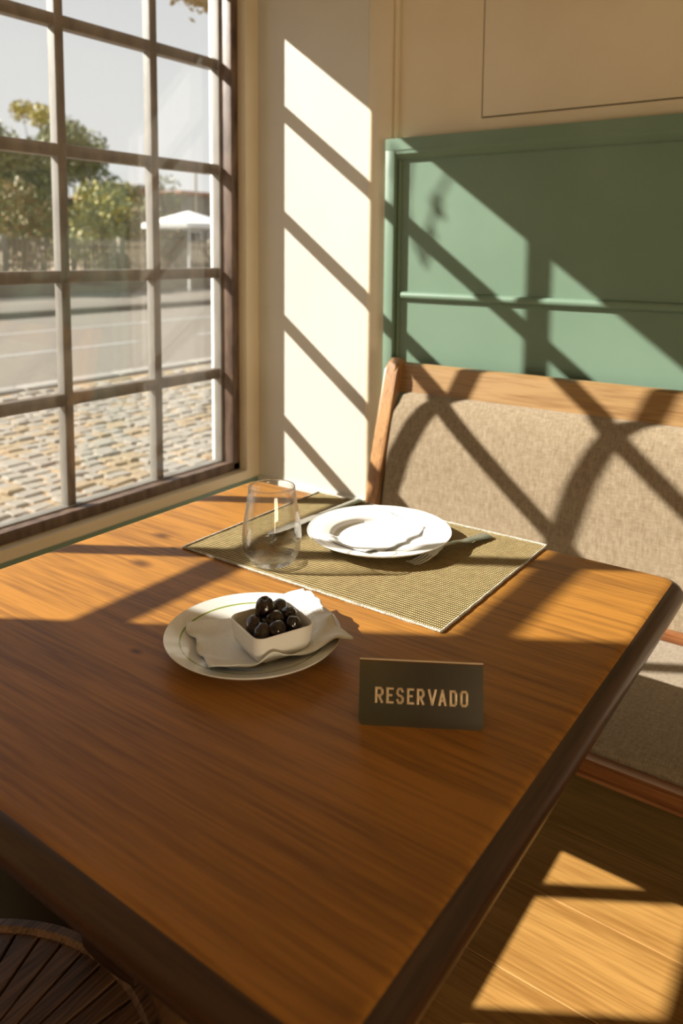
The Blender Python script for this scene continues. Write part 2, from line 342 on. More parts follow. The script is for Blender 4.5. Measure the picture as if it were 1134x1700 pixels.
VB = [-.324, -.616, -.897, -1.21, -1.515]; RZ = [1.752, 1.447, 1.139, .831]
def two_tone(o):
    o.data.materials.append(PALEBAR)
    for p in o.data.polygons:
        if p.normal.x < .5: p.material_index = 1
    return o
for yb in VB: two_tone(obj('glazing_bar', box(B(), (-.1045, yb-.026, .555), (-.0745, yb, WH), .003), BARM, win))
for z in RZ:
    obj('glazing_bar', box(B(), (-.1040, -1.812, z-.0155), (-.0755, -.090, z+.0155), .003), BARM, win); two_tone(bpy.data.objects[o_.name] if False else [q for q in win.children][-1])
ys = [-.092]+VB+[-1.81]; zs = [.557]+RZ[::-1]+[WH-.008]
for i in range(len(ys)-1):
    y1 = ys[i]-(.026 if i else 0); y0 = ys[i+1]
    for j in range(len(zs)-1):
        z0 = zs[j]+(.0155 if j else 0); z1 = zs[j+1]-(.0155 if j < len(zs)-2 else 0)
        p = B(); vv = [p.verts.new(c) for c in ((-.092, y0, z0), (-.092, y1, z0), (-.092, y1, z1), (-.092, y0, z1))]; p.faces.new(vv)
        obj('pane', p, WGLASS, win, 0)
p = B(); vv = [p.verts.new(c) for c in ((-.066, -1.811, .555), (-.066, -.084, .555), (-.066, -.084, WH+.001), (-.066, -1.811, WH+.001))]; p.faces.new(vv)
ip = obj('secondary_pane', p, DUSTY, win, 0); ip['label'] = 'large clear inner sheet mirroring the room'
# --- back wall (y = 0): pale panel on the left, stile, cream wall with flush door, green panelling
bm = B(); box(bm, (-.02, .0, .50), (.40, .12, 2.75)); struct('wall_back', bm, WHITEW, 'pale panel of the end wall catching window light', 'wall', 0)
struct('trim_3', box(B(), (.4005, -.004, .50), (.474, .10, 2.74), .003), CREAM, 'narrow cream upright board beside the green panelling', 'trim')
struct('trim_4', box(B(), (-.01, -.010, .47), (.474, .0, .504), .003), WHITEW, 'pale ledge strip under the pale wall panel', 'trim')
struct('trim_5', box(B(), (.0, -1.9, .47), (.004, .0, .502), .003), GREEN, 'green ledge strip under the window wall', 'trim')
struct('trim_6', box(B(), (.4745, .004, 1.49), (.487, .10, 2.74), .003), CREAM, 'cream bead beside the upright board', 'trim')
bm = B(); box(bm, (.4875, .016, 1.40), (.7265, .12, 2.75)); box(bm, (.7265, .016, 1.40), (1.75, .12, 1.540)); box(bm, (1.75, .016, 1.40), (4.7, .12, 2.75)); box(bm, (.7265, .016, 2.35), (1.75, .12, 2.75))
struct('wall_back_upper', bm, CREAM, 'cream wall above the green panelling', 'wall', 0)
struct('wall_back_recess', box(B(), (.72, .05, 1.53), (1.76, .06, 2.36)), DKGAP, 'dark gap around the flush cream hatch', 'wall')
struct('door_1', box(B(), (.7300, .0145, 1.5435), (1.7465, .045, 2.3465), .001), CREAM, 'flush cream hatch door above the green panelling', 'door')
# green panelling
bm = B(); box(bm, (.492, -.010, .0), (4.7, .12, 1.465)); 
struct('wall_back_panel', bm, GREEN, 'flat green panel behind the bench', 'wall', 0)
bm = B(); box(bm, (.4755, -.032, .0), (.504, .0, 1.4745), .0015); struct('trim_7', bm, GREEN, 'green upright frame strip at the left of the panelling', 'trim')
for o_ in [bpy.data.objects['trim_7']]: pass
bm = B(); prism(bm, [(-.032, 1.502), (.014, 1.502), (.014, 1.447), (-.011, 1.447), (-.018, 1.450), (-.024, 1.458), (-.029, 1.462), (-.030, 1.470), (-.032, 1.472)], .4755, 4.6, 0)
struct('trim_8', bm, GREEN, 'green moulded top rail of the panelling', 'trim')
bm = B(); tube(bm, [(.523, -.013, 1.092), (4.6, -.013, 1.092)], .0105, 12); struct('trim_9', bm, GREEN, 'green half-round bead across the panelling', 'trim')
bm = B(); tube(bm, [(.5095, -.012, .5), (.5095, -.012, 1.4475)], .005, 8); struct('trim_10', bm, GREEN, 'slim green bead inside the frame strip', 'trim')
bm = B(); box(bm, (4.6, -5.2, 0), (4.75, .12, 2.75)); struct('wall_right', bm, CREAM, 'cream wall on the far right of the room', 'wall', 0)
bm = B(); box(bm, (-.02, -5.3, 0), (4.7, -5.15, 2.75)); struct('wall_front', bm, CREAM, 'cream wall behind the photographer', 'wall', 0)
struct('wall_front_panel', box(B(), (-.01, -5.155, 0), (4.6, -5.13, 1.35)), GREEN, 'green panelling behind the photographer', 'wall')
struct('reflected_dark_slab', box(B(), (3.70, -5.14, 0), (4.58, -5.10, 2.2)), DKGAP, 'unseen dark slab added behind the photographer for the sign to reflect', 'door')  # added dark slab, gives the metal sign its dark reflection on the right

# ================================================================== WINDOW BENCH (low box under the window)
t = thing('window_bench', 'low green box bench under the window, hidden behind the table', 'bench', (0, 0, 0))
obj('carcass', box(B(), (.014, -1.9, .02), (.49, -.014, .41), .004), DKGAP, t)
obj('seat_board', box(B(), (.014, -1.92, .415), (.538, -.014, .45), .008, 3), BENCHW, t)

# ================================================================== UPHOLSTERED BENCH
t = thing('upholstered_bench', 'wood-framed bench with oatmeal fabric back and seat against green panelling', 'bench', (.012, -.020, 0))
BX0, BX1 = .531, 2.45
prof = [(-.205, .47), (-.193, .53), (-.183, .579), (-.172, .648), (-.162, .712), (-.149, .761), (-.142, .786), (-.133, .808), (-.124, .828), (-.113, .841), (-.104, .848), (-.092, .853)]
backp = [(-.070, .853), (-.085, .80), (-.11, .70), (-.14, .58), (-.165, .47)]
bm = B(); prism(bm, prof+backp, BX0+.046, BX1-.046, 0, .010, 3)
o = obj('back_cushion', bm, FABRIC, t, 50)
bm = B(); prism(bm, [(-.076, .910), (-.074, .918), (-.067, .923), (-.050, .923), (-.045, .917), (-.058, .85), (-.090, .85)], BX0+.030, BX1-.030, 0); obj('top_rail', bm, BENCHW, t, 40)
postp = [(-.040, .912), (-.052, .930), (-.078, .936), (-.098, .926), (-.106, .905), (-.175, .66), (-.215, .47), (-.225, 0), (-.165, 0), (-.160, .44), (-.075, .80)]
for x0 in (BX0, BX1-.035):
    obj('side_post', prism(B(), postp, x0, x0+.035, 0, .006, 3), BENCHWZ, t)
bm = B(); prism(bm, [(-.21, .40), (-.2, .445), (-.23, .453), (-.58, .460), (-.615, .458), (-.632, .452), (-.638, .444), (-.638, .437), (-.60, .43)], BX0+.012, BX1-.012, 0, .008, 3); obj('seat_cushion', bm, FABRIC, t, 50)
bm = B(); box(bm, (BX0+.036, -.222, .450), (BX1-.036, -.17, .4695), .004); obj('back_lower_rail', bm, SEATRAIL, t)
bm = B(); prism(bm, [(-.60, .415), (-.60, .436), (-.652, .446), (-.664, .448), (-.669, .445), (-.670, .440), (-.665, .437), (-.665, .428), (-.670, .425), (-.669, .419), (-.662, .416)], BX0, BX1, 0); obj('seat_rail', bm, SEATRAIL, t, 30)
for x0 in (BX0+.002, BX1-.05):
    obj('leg', box(B(), (x0, -.655, 0), (x0+.045, -.61, .4145), .005), BENCHWZ, t)
bm = B(); box(bm, (BX0+.01, -.598, .385), (BX1-.01, -.2, .40)); obj('seat_board', bm, SEATRAIL, t)

# ================================================================== TABLE
TX0, TX1, TY0, TY1, TZ = .562, 1.387, -1.492, -.643, .75
t = thing('dining_table', 'large brown wooden dining table with thick rounded edges filling the foreground', 'table', (TX0, TY1, 0))
bm = B(); W_, D_ = TX1-TX0, TY1-TY0
rings = []
R_ = .024; TH = .042
def ringr(ins, z, rc=.022):
    return [Vector((W_/2+p.x, -D_/2+p.y, z)) for p in rrect(W_/2-ins, D_/2-ins, max(rc-ins*.3, .006), z, 5)]
seq = []
for k in range(9):
    a = pi/2*k/8; seq.append((R_*(1-sin(a)), TZ-R_*(1-cos(a))))
# top edge: from inset R at z=TZ to inset 0 at TZ-R
rings = [ringr(i, z) for i, z in [(R_*(1-sin(pi/2*k/8)), TZ-R_+R_*cos(pi/2*k/8)) for k in range(9)]]
rings += [ringr(.001, TZ-TH+.012), ringr(.004, TZ-TH+.004), ringr(.010, TZ-TH)]
loft(bm, rings)
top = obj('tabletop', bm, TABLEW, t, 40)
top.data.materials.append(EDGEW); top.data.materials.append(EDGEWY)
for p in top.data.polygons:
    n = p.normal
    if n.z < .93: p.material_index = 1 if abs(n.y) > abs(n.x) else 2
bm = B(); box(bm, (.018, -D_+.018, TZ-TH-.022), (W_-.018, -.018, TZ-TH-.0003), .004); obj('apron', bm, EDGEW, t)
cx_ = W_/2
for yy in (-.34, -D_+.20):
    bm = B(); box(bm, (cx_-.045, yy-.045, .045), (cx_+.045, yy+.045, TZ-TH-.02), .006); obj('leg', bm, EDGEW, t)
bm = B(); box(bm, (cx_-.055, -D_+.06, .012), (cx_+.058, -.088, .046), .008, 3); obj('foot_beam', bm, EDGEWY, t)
bm = B()
for (xx, yy) in ((cx_-.04, -.13), (cx_+.04, -.13), (cx_-.04, -D_+.1), (cx_+.04, -D_+.1)): obj('foot_pad', box(B(), (xx-.012, yy-.012, 0), (xx+.012, yy+.012, .0125), .002), EDGEW, t)

# ================================================================== PLACEMAT
m, tt, b = newmat('woven_mat'); setp(b, .8, spec=.2); L = tt.links.new
tc = tt.nodes.new('ShaderNodeTexCoord'); sx = tt.nodes.new('ShaderNodeSeparateXYZ'); L(tc.outputs['Object'], sx.inputs[0])
def sinw(out, freq, ph=0):
    a = tt.nodes.new('ShaderNodeMath'); a.operation = 'MULTIPLY_ADD'; L(out, a.inputs[0]); a.inputs[1].default_value = freq*2*pi; a.inputs[2].default_value = ph
    s = tt.nodes.new('ShaderNodeMath'); s.operation = 'SINE'; L(a.outputs[0], s.inputs[0]); return s.outputs[0]
s1 = sinw(sx.outputs['X'], 1/.0030); s2 = sinw(sx.outputs['Y'], 1/.0054)
mu = tt.nodes.new('ShaderNodeMath'); mu.operation = 'MAXIMUM'; L(s1, mu.inputs[0]); L(s2, mu.inputs[1])
mn0 = tt.nodes.new('ShaderNodeMath'); mn0.operation = 'MULTIPLY'; L(s1, mn0.inputs[0]); mn0.inputs[1].default_value = .42; mn = tt.nodes.new('ShaderNodeMath'); mn.operation = 'MULTIPLY_ADD'; L(s2, mn.inputs[0]); mn.inputs[1].default_value = .58; L(mn0.outputs[0], mn.inputs[2])
nn = tt.nodes.new('ShaderNodeTexNoise'); nn.inputs['Scale'].default_value = 90; L(tc.outputs['Object'], nn.inputs[0])
ad = tt.nodes.new('ShaderNodeMath'); ad.operation = 'MULTIPLY_ADD'; L(nn.outputs[0], ad.inputs[0]); ad.inputs[1].default_value = .5; L(mn.outputs[0], ad.inputs[2])
rp = tt.nodes.new('ShaderNodeValToRGB'); rp.color_ramp.elements[0].position = 0; rp.color_ramp.elements[0].color = (.075, .048, .016, 1)
rp.color_ramp.elements[1].position = .85; rp.color_ramp.elements[1].color = (.62, .48, .225, 1); L(ad.outputs[0], rp.inputs[0]); L(rp.outputs[0], b.inputs['Base Color'])
bp = tt.nodes.new('ShaderNodeBump'); bp.inputs['Strength'].default_value = .7; bp.inputs['Distance'].default_value = .001; L(mn.outputs[0], bp.inputs['Height']); L(bp.outputs[0], b.inputs['Normal'])
MATM = m
BIND = noisy('mat_binding', (.36, .32, .25), (.55, .51, .42), 300, rough=.9, bump=.8, bscale=400)
pm = thing('placemat', 'olive-brown woven placemat with pale stitched edge under the dinner plate', 'placemat', (.731, -.997, TZ))
MW, MD = .450, .346
bm = B()
nx, ny = 46, 36
g = [[bm.verts.new((MW*i/nx, MD*j/ny, .0016+.0007*noise.noise(Vector((i*.22, j*.22, 0))))) for i in range(nx+1)] for j in range(ny+1)]
for j in range(ny):
    for i in range(nx): bm.faces.new((g[j][i], g[j][i+1], g[j+1][i+1], g[j+1][i]))
obj('woven_field', bm, MATM, pm, 0)
bm = B()
def edge(a, b_, n=70):
    pts = []
    for k in range(n+1):
        f = k/n; p = Vector(a).lerp(Vector(b_), f); nzv = noise.noise(Vector((p.x*70, p.y*70, 3)))*.0009
        pts.append(p+Vector((nzv, nzv, .0018+abs(nzv)*.3)))
    tube(bm, pts, [.0019+.0005*noise.noise(Vector((k*.9, a[0]*9, 1))) for k in range(n+1)], 6)
edge((0, 0, 0), (MW, 0, 0)); edge((MW, 0, 0), (MW, MD, 0)); edge((MW, MD, 0), (0, MD, 0)); edge((0, MD, 0), (0, 0, 0))
obj('edge_binding', bm, BIND, pm, 60)

# ================================================================== PLATES
def plate(name, loc, R, H, label, ridges, mat, group=None):
    r0 = R*.60
    up = [(0, .006*H/.02), (r0*.9, .0062*H/.02), (r0, .0075*H/.02), (r0*1.06, .0098*H/.02)]
    if ridges:
        up = [(0, .0052), (R*.60, .0052), (R*.625, .0058), (R*.645, .0092), (R*.665, .0130), (R*.70, .0146)]
        rz_ = lambda q: .0146+(H*.96-.0146)*(q-.70)/.285
        for q in ridges: up += [(R*(q-.012), rz_(q-.012)), (R*q, rz_(q)+.0002), (R*(q+.008), rz_(q+.008)-.0002)]
    up += [(R*.985, H*.96), (R, H*.995), (R*1.003, H*.955), (R*.99, H*.88)]
    lowr = [(R*.80, H*.42), (r0*1.02, H*.12), (r0*.98, 0), (r0*.92, 0), (r0*.90, H*.08), (0, H*.08)]
    o = obj(name, lathe(B(), up+lowr, 96), mat, None, 50, loc)
    tag(o, label, 'plate', group); return o
plate('dinner_plate', (.961, -.796, TZ+.0026), .1135, .021, 'large empty white plate on the woven placemat', (.80, .90), CHINA)
# side plate material: a fine green line printed round the rim
m, tt, b = newmat('green_lined_china'); setp(b, .12); L = tt.links.new
tc = tt.nodes.new('ShaderNodeTexCoord'); vm = tt.nodes.new('ShaderNodeVectorMath'); vm.operation = 'MULTIPLY'; vm.inputs[1].default_value = (1, 1, 0); L(tc.outputs['Object'], vm.inputs[0])
ln = tt.nodes.new('ShaderNodeVectorMath'); ln.operation = 'LENGTH'; L(vm.outputs[0], ln.inputs[0])
su = tt.nodes.new('ShaderNodeMath'); su.operation = 'SUBTRACT'; L(ln.outputs['Value'], su.inputs[0]); su.inputs[1].default_value = .0835
ab = tt.nodes.new('ShaderNodeMath'); ab.operation = 'ABSOLUTE'; L(su.outputs[0], ab.inputs[0])
lt = tt.nodes.new('ShaderNodeMath'); lt.operation = 'LESS_THAN'; L(ab.outputs[0], lt.inputs[0]); lt.inputs[1].default_value = .0011
mx = tt.nodes.new('ShaderNodeMix'); mx.data_type = 'RGBA'; L(lt.outputs[0], mx.inputs['Factor']); mx.inputs['A'].default_value = (.88, .87, .81, 1); mx.inputs['B'].default_value = (.28, .36, .05, 1); L(mx.outputs['Result'], b.inputs['Base Color'])
OPC = (1.0235, -1.160)
plate('side_plate', (OPC[0], OPC[1], TZ), .1015, .022, 'white plate with green rim line carrying napkin and olive bowl', (), m)
def plate_h(r, R=.1015, H=.022):
    r0 = R*.6
    if r < r0*.9: return .0068
    if r < r0*1.06: return .0068+(r-r0*.9)/(r0*.16)*.004
    return .0108+min(1, (r-r0*1.06)/(R-r0*1.06))*(H-.0108)
# ---- napkin
nq = [Vector((.947, -1.192)), Vector((1.050, -1.252)), Vector((1.131, -1.112)), Vector((1.008, -1.046))]
bm = B(); N = 60; g = []
for j in range(N+1):
    row = []
    for i in range(N+1):
        u, v = i/N, j/N
        p = (nq[0]*(1-u)+nq[1]*u)*(1-v)+(nq[3]*(1-u)+nq[2]*u)*v
        p += Vector((noise.noise(Vector((u*5, v*5, 1))), noise.noise(Vector((u*5, v*5, 9)))))*.005
        r = (p-Vector(OPC)).length
        wr = noise.noise(Vector((u*4.2, v*3.1, 4)))*.0105+noise.noise(Vector((u*9, v*8, 2)))*.0032
        edgef = min(1, max(0, (r-.036)/.045)); under = 1 if r < .1015 else 0
        z = plate_h(min(r, .1015))+.0014+max(0, wr+.0042)*edgef
        if r > .1015: z -= (r-.1015)*.15
        z += .010*max(0, (u-.80)/.20)*math.exp(-((v-.42)/.10)**2)+.007*max(0, (v-.75)/.25)*math.exp(-((u-.35)/.16)**2)-.0035*max(0, (u-.85)/.15)*math.exp(-((v-.70)/.10)**2)
        row.append(bm.verts.new((p.x, p.y, TZ+z)))
    g.append(row)
for j in range(N):
    for i in range(N): bm.faces.new((g[j][i], g[j][i+1], g[j+1][i+1], g[j+1][i]))
nap = obj('paper_napkin', bm, PAPER, None, 0); 
for p in nap.data.polygons: p.use_smooth = True
md = nap.modifiers.new('thick', 'SOLIDIFY'); md.thickness = .0009; md.offset = 1
tag(nap, 'crumpled white paper napkin spread under the olive bowl', 'napkin')
# ---- bowl
BC = Vector((1.052, -1.160)); BA = radians(-21+90)
bz = TZ+.0102
bt = tag(obj('olive_bowl', loft(B(), [rrect(.0265, .0250, .0100, 0), rrect(.0295, .0280, .0105, .0012), rrect(.0340, .0322, .0110, .0070), rrect(.0362, .0345, .0112, .0150), rrect(.0372, .0355, .0112, .0240), rrect(.0378, .0361, .0115, .0310), rrect(.0378, .0361, .0115, .0330), rrect(.0370, .0353, .0110, .0338), rrect(.0357, .0340, .0100, .0332), rrect(.0345, .0328, .0095, .0240), rrect(.0310, .0295, .0090, .0100), rrect(.0230, .0220, .0080, .0045)]), CHINA, None, 60, (BC.x, BC.y, bz)), 'small square white bowl heaped with black olives on napkin', 'bowl')
bt.rotation_euler[2] = BA
# ---- olives
def olive_mesh(seed):
    bm = B(); bmesh.ops.create_uvsphere(bm, u_segments=28, v_segments=18, radius=1)
    for v in bm.verts:
        n = v.co.normalized(); f = 1+.09*noise.noise(n*2.6+Vector((seed, 0, 0)))-.05*max(0, noise.noise(Vector((n.x*7, n.y*7, n.z*2.5+seed)))) +.035*abs(noise.noise(n*Vector((6, 6, 3)).length*.6+Vector((0, seed, 0))))
        v.co = Vector((n.x*.0100, n.y*.0100, n.z*.0126))*f
        if n.z > .93: v.co.z -= (n.z-.93)*.03
    return bm
proto = [olive_mesh(s*3.7) for s in range(4)]
om = []
for k, bm in enumerate(proto):
    me = bpy.data.meshes.new('olive'); bm.to_mesh(me); bm.free(); me.materials.append(OLIVE)
    me.polygons.foreach_set('use_smooth', [True]*len(me.polygons)); om.append(me)
# local bowl coords: lx, ly, lz above bowl floor, olives in view
spots = [(-.019, -.016, .0285, 'wrinkled black olive at the left corner of the bowl'),
         (-.004, -.019, .029, 'black olive at the front left of the heap'),
         (.015, -.018, .028, 'black olive at the front corner of the bowl'),
         (.019, .000, .0305, 'black olive at the right front of the heap'),
         (.018, .017, .0305, 'large black olive at the right corner of the bowl'),
         (.002, .017, .034, 'black olive at the back right of the heap'),
         (-.003, .010, .0415, 'topmost black olive standing up at the back of the heap'),
         (-.020, .000, .029, 'black olive along the back left side of the bowl'),
         (.001, -.005, .033, 'black olive in the middle of the heap')]
hid = [(-.012, -.010, .013), (.010, -.010, .013), (.010, .010, .013), (-.011, .010, .014)]
rot = Matrix.Rotation(BA, 4, 'Z')
for k, (lx, ly, lz, lb) in enumerate(spots):
    o = bpy.data.objects.new('olive', om[k % 4]); COL.objects.link(o)
    p = rot @ Vector((lx*1.1, ly*1.1, 0)); o.location = (BC.x+p.x, BC.y+p.y, bz+lz+.0025)
    o.rotation_euler = (random.uniform(.7, 1.5), random.uniform(-.5, .5), random.uniform(0, 6.28)); s = random.uniform(.97, 1.12); o.scale = (s, s, s)
    if k == 6: o.rotation_euler = (.25, .2, 0); o.scale = (1.12, 1.12, 1.05)
    tag(o, lb, 'olive', 'black olives in the square bowl')
for k, (lx, ly, lz) in enumerate(hid):
    o = bpy.data.objects.new('olive', om[k % 4]); COL.objects.link(o); p = rot @ Vector((lx, ly, 0)); o.location = (BC.x+p.x, BC.y+p.y, bz+lz); o.rotation_euler = (1.4, .1, k*1.3)
    tag(o, 'black olive low in the heap, showing only through gaps', 'olive', 'black olives low in the bowl')

# ================================================================== TUMBLER
gt = thing('drinking_glass', 'clear stemless glass tumbler on the left front of the placemat', 'glass', (.878, -.958, TZ+.0026))
def gprof(zz):
    pts = [(0, .030), (.010, .0375), (.022, .0425), (.036, .0440), (.052, .0430), (.075, .0395), (.095, .0365), (.114, .0340)]
    for (a, ra), (c, rc) in zip(pts, pts[1:]):
        if zz <= c:
            f = (zz-a)/(c-a); return ra+(rc-ra)*f
    return pts[-1][1]
ou = [(gprof(z), z) for z in [.003, .006, .010, .016, .022, .029, .036, .044, .052, .064, .075, .085, .095, .105, .1135]]
inn = [(r-.0011, z) for r, z in ou[::-1] if z > .010]
bm = B(); lathe(bm, ou+[(gprof(.114)-.0004, .1141)]+inn, 72); 
obj('bowl_wall', bm, TGLASS, gt, 60)
bm = B(); lathe(bm, [(0, .0006), (.020, .0004), (.0285, .0), (.0305, .001), (.0318, .003), (.0355, .0085), (.0360, .0102), (.030, .0082), (.018, .0068), (0, .0064)], 72)
obj('thick_base', bm, THICK, gt, 60)
bm = B(); r = gprof(.114)-.0006
for k in range(1): 
    rr = []
    lathe(bm, [(r+.0008*cos(a), .114+.0008*sin(a)) for a in [2*pi*q/8 for q in range(8)]], 72, close=True)
obj('rim', bm, THICK, gt, 60)

# ================================================================== CUTLERY
def ribbon(bm, path, widths, th=.0018, n=None):
    """flat bar along path [(s, z)], half widths; lens-shaped section"""
    rings = []
    for (s, z), w_ in zip(path, widths):
        t_ = th if not isinstance(th, list) else th[len(rings)]
        rings.append([Vector((s, w_*cos(a), z+t_*.5*sin(a)*(1 if True else 1))) for a in [2*pi*k/12 for k in range(12)]])
    return loft(bm, rings)
def smoothstep_path(keys, n=36):
    out = []
    for k in range(n+1):
        s = keys[0][0]+(keys[-1][0]-keys[0][0])*k/n
        for a, c in zip(keys, keys[1:]):
            if s <= c[0]+1e-9:
                f = (s-a[0])/(c[0]-a[0]); f = f*f*(3-2*f)
                out.append([s]+[a[i]+(c[i]-a[i])*f for i in range(1, len(a))]); break
    return out
ft = thing('fork', 'steel table fork resting right of the dinner plate', 'fork', (1.091, -.674, TZ+.0026), atan2(-.842+.664, 1.056-1.096))
# keys: s, z centre, half width, thickness
kp = smoothstep_path([(0, .0030, .0100, .003), (.004, .0032, .0118, .0036), (.05, .0062, .0085, .0034), (.085, .0118, .0045, .0034), (.108, .0135, .0038, .0036), (.126, .0115, .0085, .0028), (.136, .0090, .0108, .0024), (.142, .0075, .0112, .0022)])
bm = B(); ribbon(bm, [(a[0], a[1]) for a in kp], [a[2] for a in kp], [a[3] for a in kp]); obj('handle', bm, CHROME, ft, 60)
for q in range(4):
    y0 = (-.0085+q*.00567)
    kt = smoothstep_path([(.140, .0077, 0, .0019), (.155, .0042, 0, .0016), (.170, .0028, 0, .0014), (.182, .0048, 0, .0009)], 14)
    bm = B(); rings = []
    for s, z, _, w_ in kt: rings.append([Vector((s, y0*(1-.06*(s-.14)/.04)+w_*cos(a), z+w_*.7*sin(a))) for a in [2*pi*k/8 for k in range(8)]])
    loft(bm, rings); obj('tine', bm, CHROME, ft, 60)
kt_ = thing('table_knife', 'steel table knife lying between glass and plate', 'knife', (.828, -.655, TZ+.0028), atan2(-.885+.655, .806-.828))
kp = smoothstep_path([(0, .0035, .0075, .0050), (.006, .0038, .0090, .0062), (.05, .0038, .0080, .0058), (.10, .0038, .0055, .0056), (.108, .0038, .0050, .0050)])
bm = B(); ribbon(bm, [(a[0], a[1]) for a in kp], [a[2] for a in kp], [a[3] for a in kp]); obj('handle', bm, CHROME, kt_, 60)
kp = smoothstep_path([(.106, .0036, .0050, .0040), (.118, .0034, .0088, .0016), (.19, .0032, .0098, .0012), (.215, .0032, .0085, .001), (.232, .0031, .0018, .0008)])
bm = B(); ribbon(bm, [(a[0], a[1]) for a in kp], [a[2] for a in kp], [a[3] for a in kp]); obj('blade', bm, CHROME, kt_, 60)

# ================================================================== RESERVED SIGN
sg = thing('reserved_sign', 'folded metal table sign reading RESERVADO on the table', 'sign', (1.204, -1.208, TZ), atan2(.063, .103))
SW, SH, SA = .121, .0608, .0185   # width, slope length, run back
th = .0011
slope = atan2(sqrt(SH**2-SA**2), SA)  # angle above horizontal
def panel(bm, front=True):
    rc = .005; pts = []
    for (cx, cz, a0) in ((rc, rc, pi), (SW-rc, rc, 3*pi/2)):
        for k in range(7): a = a0+pi/2*k/6; pts.append((cx+rc*cos(a), cz+rc*sin(a)))
    pts += [(SW, SH), (0, SH)]
    for sgn in (0, 1):
        pass
    def P3(x, s, d):
        y = s*cos(slope); z = s*sin(slope)
        ny, nz_ = sin(slope), -cos(slope)
        y += ny*d; z += nz_*d
        if not front: y = 2*SH*cos(slope)-y
        return (x, y, z)
    a = [bm.verts.new(P3(x, s, 0)) for x, s in pts]; c = [bm.verts.new(P3(x, s, th)) for x, s in pts]
    bm.faces.new(a); bm.faces.new(list(reversed(c)))
    for i in range(len(a)): bm.faces.new((a[i], c[i], c[(i+1) % len(a)], a[(i+1) % len(a)]))
bm = B(); panel(bm); obj('front_plate', bm, BRASS, sg, 30)
bm = B(); panel(bm, False); obj('rear_plate', bm, BRASS, sg, 30)
bm = B(); tube(bm, [(0, SH*cos(slope), SH*sin(slope)-.0002), (SW, SH*cos(slope), SH*sin(slope)-.0002)], .0009, 10); fo = obj('folded_edge', bm, LETTER, sg, 60)
# stroke letters (octagonal block shapes), one object each; unit cell 0..1 x 0..1.7
c_ = .28
GL = {'R': [[(0, 0), (0, 1.7), (.75, 1.7), (1, 1.45), (1, 1.05), (.75, .8), (0, .8)], [(.45, .8), (1, 0)]],
      'E': [[(1, 1.7), (0, 1.7), (0, 0), (1, 0)], [(0, .88), (.75, .88)]],
      'S': [[(1, 1.4), (.75, 1.7), (.25, 1.7), (0, 1.45), (0, 1.12), (.25, .9), (.75, .8), (1, .58), (1, .25), (.75, 0), (.25, 0), (0, .3)]],
      'V': [[(0, 1.7), (.5, 0), (1, 1.7)]], 'A': [[(0, 0), (.5, 1.7), (1, 0)], [(.2, .5), (.8, .5)]],
      'D': [[(0, 0), (0, 1.7), (.75, 1.7), (1, 1.4), (1, .3), (.75, 0), (0, 0)]],
      'O': [[(.22, 0), (0, .25), (0, 1.45), (.22, 1.7), (.78, 1.7), (1, 1.45), (1, .25), (.78, 0), (.22, 0)]]}
xs = [(.127, .196), (.218, .283), (.300, .362), (.385, .447), (.464, .528), (.553, .627), (.637, .706), (.727, .790), (.812, .878)]
lh = .0126; base_s = .0217
for ch, (xa, xb) in zip('RESERVADO', xs):
    w_ = (xb-xa)*SW-.0026; x0 = xa*SW+.0013; bm = B()
    for st in GL[ch]:
        for a, c in zip(st, st[1:]):
            pa = Vector((x0+a[0]*w_, base_s+a[1]/1.7*lh)); pc = Vector((x0+c[0]*w_, base_s+c[1]/1.7*lh))
            d = (pc-pa).normalized(); nr = Vector((-d.y, d.x)); hw = .00122
            pa = pa-d*hw*.8; pc = pc+d*hw*.8
            def q(p, off, h):
                pp = p+nr*off; return Vector((pp.x, pp.y*cos(slope)-sin(slope)*h, pp.y*sin(slope)+cos(slope)*h))
            vs0 = [q(pa, o_*hw, h_) for o_, h_ in ((-1, -.0002), (-.66, .0008), (-.25, .0002), (.25, .0002), (.66, .0008), (1, -.0002))]
            vs1 = [q(pc, o_*hw, h_) for o_, h_ in ((-1, -.0002), (-.66, .0008), (-.25, .0002), (.25, .0002), (.66, .0008), (1, -.0002))]
            A = [bm.verts.new(v) for v in vs0]; C_ = [bm.verts.new(v) for v in vs1]
            for i in range(5): bm.faces.new((A[i], A[i+1], C_[i+1], C_[i]))
            bm.faces.new(A); bm.faces.new(C_[::-1])
    obj('letter', bm, LETTER, sg, 0)

